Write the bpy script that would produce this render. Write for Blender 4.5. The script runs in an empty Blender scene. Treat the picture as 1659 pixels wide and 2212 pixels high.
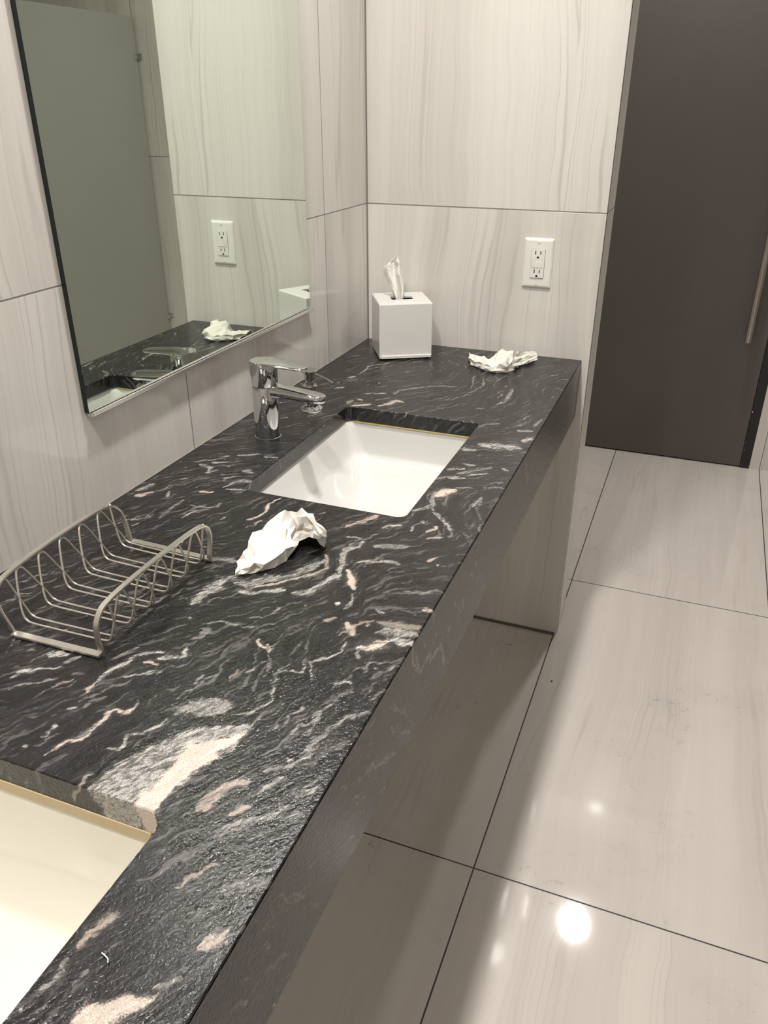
import bpy, bmesh, math, random
import numpy as np
from mathutils import Matrix, Vector

random.seed(7)
RNG = np.random.default_rng(11)
scene = bpy.context.scene
COL = scene.collection

# ---------------------------------------------------------------- camera
CAM = np.array([0.8143, -1.9591, 1.3846])
FOC = 1714.41                       # focal length in pixels of the 1659 x 2212 frame
CX, CY = 829.5, 1106.0


def rot_of(r):
    a = np.linalg.norm(r)
    k = r / a
    K = np.array([[0, -k[2], k[1]], [k[2], 0, -k[0]], [-k[1], k[0], 0]])
    return np.eye(3) + math.sin(a) * K + (1 - math.cos(a)) * K @ K


RM = np.array([[1, 0, 0], [0, 0, -1], [0, 1, 0]], float) @ rot_of(np.array([0.4687, 0.0884, -0.3666]))
cam_data = bpy.data.cameras.new('camera')
cam = bpy.data.objects.new('camera', cam_data)
COL.objects.link(cam)
right, up, back = RM[0], -RM[1], -RM[2]
cam.matrix_world = Matrix(((right[0], up[0], back[0], CAM[0]), (right[1], up[1], back[1], CAM[1]),
                           (right[2], up[2], back[2], CAM[2]), (0, 0, 0, 1)))
cam_data.sensor_fit = 'HORIZONTAL'
cam_data.sensor_width = 36.0
cam_data.lens = FOC / 1659.0 * 36.0
cam_data.clip_start = 0.02
scene.camera = cam

# ---------------------------------------------------------------- world, exposure
world = bpy.data.worlds.new('world')
scene.world = world
world.use_nodes = True
world.node_tree.nodes['Background'].inputs[0].default_value = (1.0, 0.96, 0.9, 1)
world.node_tree.nodes['Background'].inputs[1].default_value = 0.02
scene.view_settings.view_transform = 'Standard'
scene.view_settings.look = 'None'
scene.view_settings.gamma = 1.0
scene.view_settings.use_curve_mapping = False
scene.view_settings.exposure = -0.40
LAMP_VANITY, LAMP_HALL, FILL_STALL, FILL_OPEN = 24.0, 16.0, 10.0, 5.0
LAMP_COLOUR = (1.0, 0.965, 0.92)
scene.cycles.use_denoising = True
scene.cycles.max_bounces = 10
scene.cycles.diffuse_bounces = 6
scene.cycles.glossy_bounces = 6
scene.cycles.blur_glossy = 0.0
scene.cycles.sample_clamp_indirect = 40.0
scene.cycles.caustics_reflective = True

# ---------------------------------------------------------------- room numbers (metres)
H = 0.8235          # counter top
D = 0.5701          # counter depth
AH = 0.1465         # front apron height
W = 0.5878          # width of the stub wall behind the counter
TH = 0.1417         # its thickness
YD = 1.499          # wall with the door
ZC = 2.6            # ceiling
XM = 0.008          # mirror face
X_GROUT, TW = 0.5799, 0.5939
Y_GROUT, TL = 0.3237, 1.1847
Z_GROUT = 1.1649
YB = -3.0           # wall behind the camera
XR = 3.0            # far right wall
YC = -2.45          # near end of the counter


def ray(px):
    return RM.T @ np.array([(px[0] - CX) / FOC, (px[1] - CY) / FOC, 1.0])


def un(px, ax, val):
    d = ray(px)
    t = (val - CAM[ax]) / d[ax]
    return CAM + t * d


# ---------------------------------------------------------------- object helpers
def link(name, mesh, mats=(), parent=None, smooth=False):
    o = bpy.data.objects.new(name, mesh)
    COL.objects.link(o)
    for m in (mats if isinstance(mats, (list, tuple)) else [mats]):
        mesh.materials.append(m)
    if parent is not None:
        o.parent = parent
    if smooth:
        mesh.polygons.foreach_set('use_smooth', [True] * len(mesh.polygons))
        if smooth is True:
            mesh.set_sharp_from_angle(angle=math.radians(32))
        mesh.update()
    return o


def obj(name, bm, mats, parent=None, smooth=False, recalc=True):
    if recalc:
        bmesh.ops.recalc_face_normals(bm, faces=bm.faces[:])
    me = bpy.data.meshes.new(name)
    bm.to_mesh(me)
    bm.free()
    return link(name, me, mats, parent, smooth)


def pymesh(name, verts, faces, mats, parent=None, smooth=False):
    me = bpy.data.meshes.new(name)
    me.from_pydata([tuple(map(float, v)) for v in verts], [], faces)
    me.update()
    return link(name, me, mats, parent, smooth)


def tag(o, label, cat, group=None):
    o['label'] = label
    o['category'] = cat
    if group:
        o['group'] = group
    return o


def thing(name, label, cat, loc=(0, 0, 0), rz=0.0, group=None):
    o = bpy.data.objects.new(name, None)
    COL.objects.link(o)
    o.location = loc
    o.rotation_euler = (0, 0, rz)
    o.empty_display_size = 0.05
    return tag(o, label, cat, group)


def struct(o):
    o['kind'] = 'structure'
    return o


def add_box(bm, x0, x1, y0, y1, z0, z1, bevel=0.0, seg=2):
    r = bmesh.ops.create_cube(bm, size=1.0)
    vs = r['verts']
    for v in vs:
        v.co = Vector((x0 + (v.co.x + .5) * (x1 - x0), y0 + (v.co.y + .5) * (y1 - y0), z0 + (v.co.z + .5) * (z1 - z0)))
    if bevel > 0:
        es = list({e for v in vs for e in v.link_edges})
        bmesh.ops.bevel(bm, geom=es, offset=bevel, segments=seg, profile=0.5, affect='EDGES')


def box(name, dims, mat, parent=None, bevel=0.0, seg=2):
    bm = bmesh.new()
    add_box(bm, *dims, bevel=bevel, seg=seg)
    return obj(name, bm, mat, parent)


def rr(cx, cy, hx, hy, r, n=6):
    """rounded rectangle outline, counter-clockwise"""
    pts = []
    for k, (sx, sy) in enumerate(((1, 1), (-1, 1), (-1, -1), (1, -1))):
        for i in range(n + 1):
            a = (k + i / n) * math.pi / 2
            pts.append((cx + sx * (hx - r) + r * math.cos(a), cy + sy * (hy - r) + r * math.sin(a)))
    return pts


def add_loft(bm, rings, closed=True, cap0=False, cap1=False):
    vr = [[bm.verts.new(p) for p in ring] for ring in rings]
    n = len(vr[0])
    for a, b in zip(vr[:-1], vr[1:]):
        for i in range(n if closed else n - 1):
            j = (i + 1) % n
            try:
                bm.faces.new((a[i], a[j], b[j], b[i]))
            except ValueError:
                pass
    if cap0:
        bm.faces.new(vr[0][::-1])
    if cap1:
        bm.faces.new(vr[-1])
    return vr


def add_lathe(bm, prof, cx=0, cy=0, n=40, cap0=True, cap1=True):
    rings = [[(cx + r * math.cos(2 * math.pi * i / n), cy + r * math.sin(2 * math.pi * i / n), z) for i in range(n)] for r, z in prof]
    add_loft(bm, rings, cap0=cap0, cap1=cap1)


def add_tube(bm, pts, ra, rb=None, n=10, ref=(0, 0, 1), cap=True):
    """sweep an elliptic section along a polyline"""
    rb = rb or ra
    P = [Vector(p) for p in pts]
    rings = []
    nrm = None
    for i, p in enumerate(P):
        t = (P[min(i + 1, len(P) - 1)] - P[max(i - 1, 0)]).normalized()
        if nrm is None:
            nrm = Vector(ref)
            if abs(nrm.dot(t)) > .95:
                nrm = Vector((1, 0, 0))
        nrm = (nrm - t * nrm.dot(t)).normalized()
        b = t.cross(nrm)
        rings.append([tuple(p + nrm * (ra * math.cos(2 * math.pi * k / n)) + b * (rb * math.sin(2 * math.pi * k / n))) for k in range(n)])
    add_loft(bm, rings, cap0=cap, cap1=cap)


def catmull(pts, m=8):
    P = np.array(pts, float)
    Q = np.vstack([2 * P[0] - P[1], P, 2 * P[-1] - P[-2]])
    out = []
    for i in range(1, len(Q) - 2):
        for k in range(m):
            t = k / m
            a, b, c, d = Q[i - 1], Q[i], Q[i + 1], Q[i + 2]
            out.append(.5 * ((2 * b) + (c - a) * t + (2 * a - 5 * b + 4 * c - d) * t * t + (3 * b - a - 3 * c + d) * t ** 3))
    out.append(P[-1])
    return np.array(out)


# ---------------------------------------------------------------- material helpers
class NT:
    def __init__(self, name):
        self.m = bpy.data.materials.new(name)
        self.m.use_nodes = True
        self.t = self.m.node_tree
        self.b = self.t.nodes['Principled BSDF']

    def n(self, typ, **kw):
        x = self.t.nodes.new(typ)
        for k, v in kw.items():
            setattr(x, k, v)
        return x

    def setin(self, sock, v):
        if isinstance(v, bpy.types.NodeSocket):
            self.t.links.new(v, sock)
        else:
            sock.default_value = v

    def math(self, op, a, b=0.0, c=None, clamp=False):
        x = self.n('ShaderNodeMath', operation=op, use_clamp=clamp)
        self.setin(x.inputs[0], a)
        self.setin(x.inputs[1], b)
        if c is not None:
            self.setin(x.inputs[2], c)
        return x.outputs[0]

    def comb(self, x, y, z):
        c = self.n('ShaderNodeCombineXYZ')
        for s, v in zip(c.inputs, (x, y, z)):
            self.setin(s, v)
        return c.outputs[0]

    def noise(self, vec, scale=1.0, detail=3.0, rough=.5, dist=0.0):
        x = self.n('ShaderNodeTexNoise')
        self.setin(x.inputs['Vector'], vec)
        x.inputs['Scale'].default_value = scale
        x.inputs['Detail'].default_value = detail
        x.inputs['Roughness'].default_value = rough
        x.inputs['Distortion'].default_value = dist
        return x.outputs['Fac']

    def ramp(self, v, a, b, lo=0.0, hi=1.0):
        x = self.n('ShaderNodeMapRange', interpolation_type='SMOOTHSTEP')
        self.setin(x.inputs[0], v)
        x.inputs[1].default_value = a
        x.inputs[2].default_value = b
        x.inputs[3].default_value = lo
        x.inputs[4].default_value = hi
        return x.outputs[0]

    def mix(self, f, a, b):
        x = self.n('ShaderNodeMix', data_type='RGBA')
        self.setin(x.inputs[0], f)
        for s, v in ((x.inputs[6], a), (x.inputs[7], b)):
            if isinstance(v, tuple):
                v = (v[0], v[1], v[2], 1)
            self.setin(s, v)
        return x.outputs[2]

    def bump(self, h, strength, dist, normal=None):
        x = self.n('ShaderNodeBump')
        x.inputs['Strength'].default_value = strength
        x.inputs['Distance'].default_value = dist
        self.setin(x.inputs['Height'], h)
        if normal is not None:
            self.setin(x.inputs['Normal'], normal)
        return x.outputs['Normal']

    def pos(self):
        g = self.n('ShaderNodeNewGeometry')
        s = self.n('ShaderNodeSeparateXYZ')
        self.t.links.new(g.outputs['Position'], s.inputs[0])
        return s.outputs[0], s.outputs[1], s.outputs[2]

    def base(self, **kw):
        for k, v in kw.items():
            k = k.replace('_', ' ')
            k = {'Specular IOR Level': 'Specular IOR Level', 'Coat Weight': 'Coat Weight'}.get(k, k)
            if isinstance(v, tuple) and len(v) == 3:
                v = (v[0], v[1], v[2], 1)
            self.setin(self.b.inputs[k], v)
        return self.m


def plain(name, colour, rough=.5, metal=0.0, var=0.03, scale=30.0, **kw):
    """simple surface with a slight procedural variation"""
    t = NT(name)
    tc = t.n('ShaderNodeTexCoord')
    f = t.noise(tc.outputs['Object'], scale, 3)
    c = t.mix(f, tuple(max(0, v * (1 - var)) for v in colour), tuple(min(1, v * (1 + var)) for v in colour))
    return t.base(Base_Color=c, Roughness=rough, Metallic=metal, **kw)


def tile_material(name, ua, va, u0, tu, v0, tv, light, dark, grout, rough, gw=0.0014, seed=0.0, dirt=0.0, contrast=1.0):
    t = NT(name)
    xyz = t.pos()
    u, v = xyz[ua], xyz[va]
    fu = t.math('DIVIDE', t.math('SUBTRACT', u, u0), tu)
    fv = t.math('DIVIDE', t.math('SUBTRACT', v, v0), tv)
    iu, iv = t.math('FLOOR', fu), t.math('FLOOR', fv)
    du = t.math('MULTIPLY', t.math('ABSOLUTE', t.math('SUBTRACT', t.math('FRACT', t.math('ADD', fu, .5)), .5)), tu)
    dv = t.math('MULTIPLY', t.math('ABSOLUTE', t.math('SUBTRACT', t.math('FRACT', t.math('ADD', fv, .5)), .5)), tv)
    g = t.math('MINIMUM', du, dv)
    gm = t.ramp(g, gw * .8, gw * 1.25, 1, 0)
    wn = t.n('ShaderNodeTexWhiteNoise', noise_dimensions='3D')
    t.setin(wn.inputs['Vector'], t.comb(iu, iv, seed))
    k = t.math('MULTIPLY', wn.outputs['Value'], 37.0)
    # wavy vertical strata
    w1 = t.noise(t.comb(t.math('MULTIPLY', u, 2.2), t.math('MULTIPLY', v, 1.3), k), 1, 3, .55)
    w2 = t.noise(t.comb(t.math('MULTIPLY', u, 14), t.math('MULTIPLY', v, 8), k), 1, 3, .6)
    uw = t.math('ADD', u, t.math('ADD', t.math('MULTIPLY', t.math('SUBTRACT', w1, .5), .11), t.math('MULTIPLY', t.math('SUBTRACT', w2, .5), .010)))
    band = t.noise(t.comb(t.math('MULTIPLY', uw, 8), t.math('MULTIPLY', v, .25), k), 1, 2, .5)
    fine = t.noise(t.comb(t.math('MULTIPLY', uw, 95), t.math('MULTIPLY', v, .7), k), 1, 4, .65)
    crack = t.noise(t.comb(t.math('MULTIPLY', uw, 15), t.math('MULTIPLY', v, .25), t.math('ADD', k, 5.0)), 1, 1.5, .5)
    c1 = t.ramp(t.math('ABSOLUTE', t.math('SUBTRACT', crack, .5)), 0.0, .017, 1, 0)
    c2 = t.ramp(t.math('ABSOLUTE', t.math('SUBTRACT', crack, .41)), 0.0, .012, 1, 0)
    c3 = t.ramp(t.math('ABSOLUTE', t.math('SUBTRACT', crack, .58)), 0.0, .010, 1, 0)
    gate = t.ramp(t.noise(t.comb(t.math('MULTIPLY', u, 5), t.math('MULTIPLY', v, 1.6), k), 1, 2), .42, .62)
    cr = t.math('MULTIPLY', t.math('MAXIMUM', c1, t.math('MAXIMUM', c2, c3)), gate)
    f = t.math('ADD', t.math('MULTIPLY', t.ramp(band, .40, .66), .55), t.math('MULTIPLY', t.ramp(fine, .38, .68), .20))
    f = t.math('MULTIPLY', f, contrast)
    f = t.math('ADD', f, t.math('MULTIPLY', cr, .75 * contrast), clamp=True)
    col = t.mix(f, light, dark)
    if dirt > 0:
        xx = t.comb(xyz[0], xyz[1], xyz[2])
        d1 = t.ramp(t.noise(xx, 3.0, 6, .7), .5, .72)
        d2 = t.ramp(t.noise(xx, 45.0, 3, .6, .8), .60, .68)
        spot = t.math('MULTIPLY', t.math('ADD', t.math('MULTIPLY', d2, .8), .18), d1)
        col = t.mix(t.math('MULTIPLY', spot, dirt), col, tuple(c * .62 for c in dark))
    col = t.mix(gm, col, grout)
    rgh = t.math('ADD', t.math('MULTIPLY', fine, .02), rough)
    rgh = t.math('ADD', rgh, t.math('MULTIPLY', gm, .5))
    t.base(Base_Color=col, Roughness=rgh, IOR=1.5)
    wob = t.noise(t.comb(xyz[0], xyz[1], xyz[2]), 2.5, 2, .5)
    nrm = t.bump(wob, .05, .01)
    nrm = t.bump(t.math('SUBTRACT', 1.0, gm), .5, .0012, nrm)
    t.setin(t.b.inputs['Normal'], nrm)
    return t.m


WL, WD, WG = (.70, .675, .635), (.545, .512, .475), (.22, .20, .185)
M_WALL_L = tile_material('wall_tile_left', 1, 2, -.2482, .5842, Z_GROUT, TL, WL, WD, WG, .06, .0011, 1.0)
M_WALL_X = tile_material('wall_tile_across', 0, 2, W - TW, TW + .004, Z_GROUT, TL, WL, WD, WG, .06, .0013, 2.0)
M_WALL_DOOR = tile_material('wall_tile_door', 0, 2, X_GROUT, TW, Z_GROUT, TL, WL, WD, WG, .10, .0013, 3.0)
M_WALL_SIDE = tile_material('wall_tile_side', 1, 2, -.5865, .6, Z_GROUT, TL, WL, WD, WG, .35, .0012, 4.0)
M_FLOOR = tile_material('floor_tile', 0, 1, X_GROUT, TW, Y_GROUT, TL, (.62, .575, .53), (.51, .465, .43), (.035, .03, .03), .05, .0015, 5.0, dirt=.85, contrast=.8)
M_CEIL = plain('ceiling_paint', (.72, .70, .66), .9)
M_DOOR = None
M_CHROME = plain('chrome', (.62, .63, .64), .035, 1.0, .01)
M_NICKEL = plain('brushed_nickel', (.74, .71, .65), .36, 1.0, .06, 90)
M_STEEL = plain('brushed_steel', (.50, .47, .43), .28, 1.0, .05, 60)
M_ALU = plain('aluminium_channel', (.80, .79, .77), .25, 1.0, .03)
M_BLACK = plain('black_paint', (.012, .012, .012), .45)
M_DARK = plain('dark_gap', (.02, .019, .018), .7)
M_CAULK = plain('dark_caulk', (.10, .095, .085), .7)
M_EDGE = plain('dark_glass_edge', (.006, .012, .011), .15)
M_PORC = plain('white_porcelain', (.62, .612, .59), .06, 0, .01, 6, Coat_Weight=.6, Coat_Roughness=.02)
M_PORC_WARM = plain('warm_lit_porcelain', (.70, .675, .585), .10, 0, .015, 6, Coat_Weight=.4, Coat_Roughness=.04)  # white porcelain with the warm light's cream tint put into its colour
M_BRASS = plain('brass_seal', (.55, .45, .18), .3, .7)
M_ACRYL = plain('white_acrylic', (.72, .705, .675), .16, 0, .01, 20)
M_PLATE = plain('white_plastic', (.78, .765, .72), .28, 0, .01, 20)
M_SLOT = plain('slot_black', (.01, .01, .01), .6)
M_SEAM = plain('plastic_seam', (.45, .44, .41), .5)
M_TEAL = plain('teal_carton', (.07, .38, .41), .5, 0, .2, 60)
M_LAMP_TRIM = plain('lamp_trim_white', (.75, .74, .72), .5)


def tissue_mat(name, c):
    t = NT(name)
    tc = t.n('ShaderNodeTexCoord')
    f = t.noise(tc.outputs['Object'], 900, 2)
    h = t.noise(tc.outputs['Object'], 160, 4, .6)
    t.base(Base_Color=t.mix(f, tuple(v * .97 for v in c), c), Roughness=.95)
    t.b.inputs['Specular IOR Level'].default_value = .15
    t.b.inputs['Subsurface Weight'].default_value = 0.0
    t.b.inputs['Subsurface Radius'].default_value = (.004, .0035, .003)
    t.b.inputs['Subsurface Scale'].default_value = 1.0
    t.setin(t.b.inputs['Normal'], t.bump(h, .35, .0012))
    return t.m


M_TISSUE = tissue_mat('tissue_paper', (.82, .80, .77))
M_TOWEL = tissue_mat('crumpled_paper', (.72, .695, .635))


def mirror_mat():
    t = NT('mirror_silver')
    tc = t.n('ShaderNodeTexCoord')
    f = t.noise(tc.outputs['Object'], 2, 1)
    t.base(Base_Color=t.mix(f, (.785, .86, .785), (.795, .87, .795)), Metallic=1.0, Roughness=0.0)
    return t.m


def laminate(name, c, rough, var, weave):
    t = NT(name)
    x, y, z = t.pos()
    a = t.noise(t.comb(t.math('MULTIPLY', x, 500), t.math('MULTIPLY', y, 500), t.math('MULTIPLY', z, 40)), 1, 2)
    b = t.noise(t.comb(t.math('MULTIPLY', x, 40), t.math('MULTIPLY', y, 40), t.math('MULTIPLY', z, 500)), 1, 2)
    cl = t.noise(t.comb(x, y, z), 4, 4, .6)
    f = t.math('ADD', t.math('MULTIPLY', t.math('ADD', a, b), weave), t.math('MULTIPLY', cl, 1 - 2 * weave))
    col = t.mix(f, tuple(v * (1 - var) for v in c), tuple(v * (1 + var) for v in c))
    t.base(Base_Color=col, Roughness=rough)
    t.setin(t.b.inputs['Normal'], t.bump(f, .12, .0006))
    return t.m


M_DOOR = laminate('dark_laminate', (.098, .087, .082), .42, .22, .25)
M_PARTITION = laminate('grey_laminate', (.34, .335, .305), .5, .05, .2)

# granite: stone pattern rides on a colour attribute (R vein, G strength, B cream, A grain)
def granite_mat():
    t = NT('black_granite')
    at = t.n('ShaderNodeAttribute', attribute_name='stone')
    sp = t.n('ShaderNodeSeparateColor')
    t.t.links.new(at.outputs['Color'], sp.inputs[0])
    vein = t.math('SUBTRACT', t.math('MULTIPLY', sp.outputs[0], 2.0), 1.0)
    stren, cream, grain = sp.outputs[1], sp.outputs[2], at.outputs['Alpha']
    x, y, z = t.pos()
    p = t.comb(x, y, z)
    # fine noise stretched along the usual run of the veins
    ca, sa = math.cos(1.0), math.sin(1.0)
    s = t.math('ADD', t.math('MULTIPLY', x, ca), t.math('MULTIPLY', y, sa))
    q = t.math('SUBTRACT', t.math('MULTIPLY', y, ca), t.math('MULTIPLY', x, sa))
    fl = t.comb(t.math('MULTIPLY', s, 90), t.math('MULTIPLY', q, 300), t.math('MULTIPLY', z, 300))
    n1 = t.noise(fl, 1.0, 4, .65, .6)
    n2 = t.noise(p, 800, 3, .65)
    n3 = t.noise(p, 1400, 2, .6)
    wob = t.math('ADD', t.math('MULTIPLY', t.math('SUBTRACT', n1, .5), 1.3), t.math('MULTIPLY', t.math('SUBTRACT', n2, .5), .9))
    fld = t.math('ADD', vein, wob)
    brk = t.ramp(t.math('ADD', t.math('MULTIPLY', n1, .55), t.math('MULTIPLY', grain, .45)), .34, .56, .38, 1.0)
    brk = t.math('MAXIMUM', brk, t.math('MULTIPLY', t.ramp(cream, .5, .8), .85))
    m = t.math('MULTIPLY', t.math('MULTIPLY', t.ramp(fld, .10, .72), stren), brk)
    m = t.math('MAXIMUM', m, t.math('MULTIPLY', t.math('MULTIPLY', t.ramp(fld, -.7, .3), stren), .07))
    g = t.math('ADD', grain, t.math('MULTIPLY', t.math('SUBTRACT', n1, .5), .55))
    thin = t.ramp(g, .62, .90, 0, .16)
    base = t.mix(t.ramp(g, .2, .75), (.0045, .0044, .0046), (.017, .0165, .016))
    base = t.mix(thin, base, (.42, .40, .38))
    speck = t.ramp(n3, .70, .80, 0, .25)
    base = t.mix(speck, base, (.30, .30, .30))
    salt = t.mix(t.ramp(t.math('ADD', t.math('MULTIPLY', n2, .5), t.math('MULTIPLY', n1, .5)), .40, .60), (.15, .143, .135), (.52, .50, .465))
    crm = t.mix(t.ramp(n2, .35, .6), (.50, .40, .335), (.70, .605, .53))
    vc = t.mix(t.ramp(cream, .35, .65), salt, crm)
    col = t.mix(m, base, vc)
    t.base(Base_Color=col, Roughness=t.math('ADD', .12, t.math('MULTIPLY', n2, .12)), IOR=1.45)
    n4 = t.noise(p, 300, 2, .5, .5)
    h = t.math('ADD', t.math('MULTIPLY', grain, .5), t.math('ADD', t.math('MULTIPLY', n1, .7), t.math('MULTIPLY', n4, .8)))
    h = t.math('SUBTRACT', h, t.math('MULTIPLY', m, .2))
    t.setin(t.b.inputs['Normal'], t.bump(h, 1.0, .0007))
    return t.m


M_GRANITE = granite_mat()

# ---------------------------------------------------------------- ceiling lamps
def downlight(x, y, power, label, size=.125):
    t = thing('ceiling_downlight', label, 'ceiling light', (x, y, ZC), 0, 'recessed ceiling downlights')
    bm = bmesh.new()
    add_lathe(bm, [(.066, -.002), (.068, -.006), (.082, -.006), (.086, 0.0)], n=48, cap0=False, cap1=False)
    obj('trim_ring', bm, M_LAMP_TRIM, t, True)
    le = NT('lamp_lens')
    f = le.noise(le.n('ShaderNodeTexCoord').outputs['Object'], 60, 2)
    em = le.n('ShaderNodeEmission')
    le.setin(em.inputs['Color'], le.mix(f, (1, .85, .65), (1, .93, .8)))
    em.inputs['Strength'].default_value = 6.0
    le.t.links.new(em.outputs[0], le.t.nodes['Material Output'].inputs[0])
    bm = bmesh.new()
    add_lathe(bm, [(.0665, -.0035), (.001, -.002)], n=48, cap0=False, cap1=True)
    obj('lens', bm, le.m, t, True)
    ld = bpy.data.lights.new('lamp_light', 'AREA')
    ld.shape = 'DISK'
    ld.size = size
    ld.energy = power
    ld.color = LAMP_COLOUR
    ld.spread = math.radians(140)
    lo = bpy.data.objects.new('lamp_light', ld)
    COL.objects.link(lo)
    lo.parent = t
    lo.location = (0, 0, -.008)


downlight(.37, -.73, LAMP_VANITY, 'recessed round ceiling downlight above the far sink')
downlight(.38, -1.78, LAMP_VANITY, 'recessed round ceiling downlight above the near sink')
downlight(.74, 1.06, LAMP_HALL, 'recessed round ceiling downlight in front of the dark door', .095)
downlight(2.4, -.3, FILL_STALL, 'added ambient downlight over the stall behind the grey partition')  # unseen lamp, added for ambient light from the stall side
downlight(1.45, -2.3, FILL_OPEN, 'added ambient downlight over the open floor away from the counter')  # extra lamp out of view, added to lift the ambient level

# ---------------------------------------------------------------- room shell
struct(box('floor', (-.1, XR + .1, YB - .1, YD + .1, -.08, 0.0), M_FLOOR))
struct(box('ceiling', (-.1, XR + .1, YB - .1, YD + .1, ZC, ZC + .08), M_CEIL))
struct(box('wall_left', (-.1, 0.0, YB - .1, YD + .1, 0.0, ZC), M_WALL_L))
struct(box('wall_back', (0.0, W, 0.0, TH, 0.0, ZC), [M_WALL_X, M_WALL_SIDE]))
wb = bpy.data.objects['wall_back'].data
for p in wb.polygons:
    if abs(p.normal.x) > .5:
        p.material_index = 1
DX0, DX1, DZ = .19, 1.095, 2.1
bm = bmesh.new()
add_box(bm, 0.0, DX0 - .04, YD, YD + .1, 0, ZC)
add_box(bm, DX1 + .038, XR, YD, YD + .1, 0, ZC)
add_box(bm, DX0 - .04, DX1 + .038, YD, YD + .1, DZ + .04, ZC)
struct(obj('wall_door', bm, M_WALL_DOOR))
struct(box('wall_right', (XR, XR + .1, YB, YD, 0, ZC), M_WALL_L))
struct(box('wall_front', (0, XR, YB - .1, YB, 0, ZC), M_WALL_X))
# dark joint along the foot of the stub wall, metal edge strip on its free corner
struct(box('baseboard_back', (0.0, W - .006, -.004, 0.0, 0.0, .008), M_CAULK))
struct(box('trim_1', (W - .0005, W + .0008, .010, .0118, 0.0, ZC), M_CAULK))
# corner joint between mirror wall and stub wall
struct(box('trim_2', (0.0, .0028, -.0028, 0.0, H, ZC), plain('corner_joint', (.19, .17, .155), .6)))

door = bpy.data.objects.new('door_1', None)
COL.objects.link(door)
door.location = (DX0, YD, 0)
struct(door)
box('door_panel', (0.0, DX1 - DX0, 0.0, .045, .006, DZ), M_DOOR, door, .0015)
bm = bmesh.new()
hx, hy = 1.022 - DX0, -.05
add_tube(bm, [(hx, hy, .548), (hx, hy, .55), (hx, hy, 1.0), (hx, hy, 1.45), (hx, hy, 1.452)], .0125, n=24, ref=(1, 0, 0))
hnd = obj('pull_handle', bm, M_STEEL, door, True)
for zz in (.75, 1.25):
    bm = bmesh.new()
    add_tube(bm, [(hx, hy, zz), (hx, 0.0, zz)], .007, n=16, ref=(1, 0, 0))
    obj('handle_post', bm, M_STEEL, hnd, True)
bm = bmesh.new()
add_box(bm, DX1 + .001, DX1 + .038, YD - .002, YD + .06, 0.0, DZ + .04, .001)
add_box(bm, DX0 - .04, DX0 - .001, YD - .002, YD + .06, 0.0, DZ + .04, .001)
add_box(bm, DX0 - .04, DX1 + .038, YD - .002, YD + .06, DZ + .002, DZ + .04, .001)
add_box(bm, DX0 - .04, DX1 + .038, YD + .046, YD + .06, 0, DZ + .04)
struct(obj('trim_3', bm, M_BLACK))
bm = bmesh.new()
for px, r in (((1625, 890), .0035), ((1607, 972), .002), ((1609, 955), .0014), ((1602, 985), .0012), ((1621, 1008), .002), ((1601, 1003), .0015)):
    c = un(px, 1, YD - .002)
    c[0] = min(max(c[0], DX1 + .004), DX1 + .035)
    bmesh.ops.create_icosphere(bm, subdivisions=1, radius=r, matrix=Matrix.Translation((c[0], YD - .002, max(c[2], .004))) @ Matrix.Diagonal((.7, .12, 1.3, 1)))
struct(obj('trim_4', bm, plain('bare_chip', (.6, .6, .58), .5)))

# ---------------------------------------------------------------- counter stone pattern
CROPS = {1: (0, 1380, .2532), 2: (380, 1380, .2532), 3: (400, 1180, .2532), 4: (680, 1080, .2532), 5: (850, 800, .2532),
         6: (240, 920, .2291), 7: (640, 720, .2532), 8: (0, 1700, .3737)}
S = []  # (crop, half width mm, strength, cream, points)


def st(c, w, s, *pts, cream=0.0):
    ox, oy, k = CROPS[c]
    P = np.array([un((ox + k * a, oy + k * b), 2, H)[:2] for a, b in pts])
    S.append((w * .00082, s, cream, P))


st(1, 5, .9, (95, 330), (190, 280), (330, 260), (530, 238))
st(1, 4, .5, (85, 430), (200, 390), (330, 375), (480, 345))
st(1, 6, .8, (390, 140), (470, 130), (580, 130))
st(1, 6, 1, (830, 355), (900, 295), (980, 255), (1090, 200), (1160, 150), (1260, 125), (1400, 115))
st(1, 7, .9, (1350, 170), (1450, 165), (1560, 150), (1600, 70))
st(1, 5, .6, (1210, 190), (1350, 220), cream=1)
st(1, 3.5, .5, (740, 460), (780, 400), (830, 355), cream=1)
st(1, 4, .6, (1050, 320), (1180, 295), (1380, 290))
st(1, 3.4, .75, (370, 1000), (500, 920), (560, 880), (690, 860), (760, 810), (830, 740), (890, 690), (930, 620), (980, 600), (1080, 630), (1130, 590), (1190, 505), cream=.6)
st(1, 3.2, .7, (890, 960), (920, 930), (980, 930), (1010, 950), (1060, 910), (1100, 820), (1200, 815), (1300, 750), (1370, 740), (1430, 680))
st(1, 5, 1, (440, 755), (490, 745))
st(1, 3, .7, (320, 850), (380, 820), (440, 755))
st(1, 4, 1, (600, 595), (650, 588))
st(1, 3.5, .8, (195, 925), (210, 920))
st(1, 5, .45, (930, 170), (1050, 130), (1190, 75))
st(1, 3, .4, (50, 110), (120, 0))
st(1, 4, .5, (240, 100), (300, 95))
st(1, 4, .5, (560, 195), (700, 150))
st(1, 6, .4, (620, 300), (720, 295))
st(2, 3, .7, (480, 640), (630, 640), (720, 590), (810, 520), (830, 420), (845, 300), (930, 265), (1000, 270), (1080, 290), (1100, 150))
st(2, 3, .7, (1150, 350), (1160, 200), (1260, 170), (1400, 130), (1470, 30))
st(2, 6.5, .5, (740, 1140), (860, 1110), (980, 1090), (1100, 1010), (1180, 920), (1240, 840), (1340, 760), (1450, 680), (1550, 640), (1659, 620))
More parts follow.
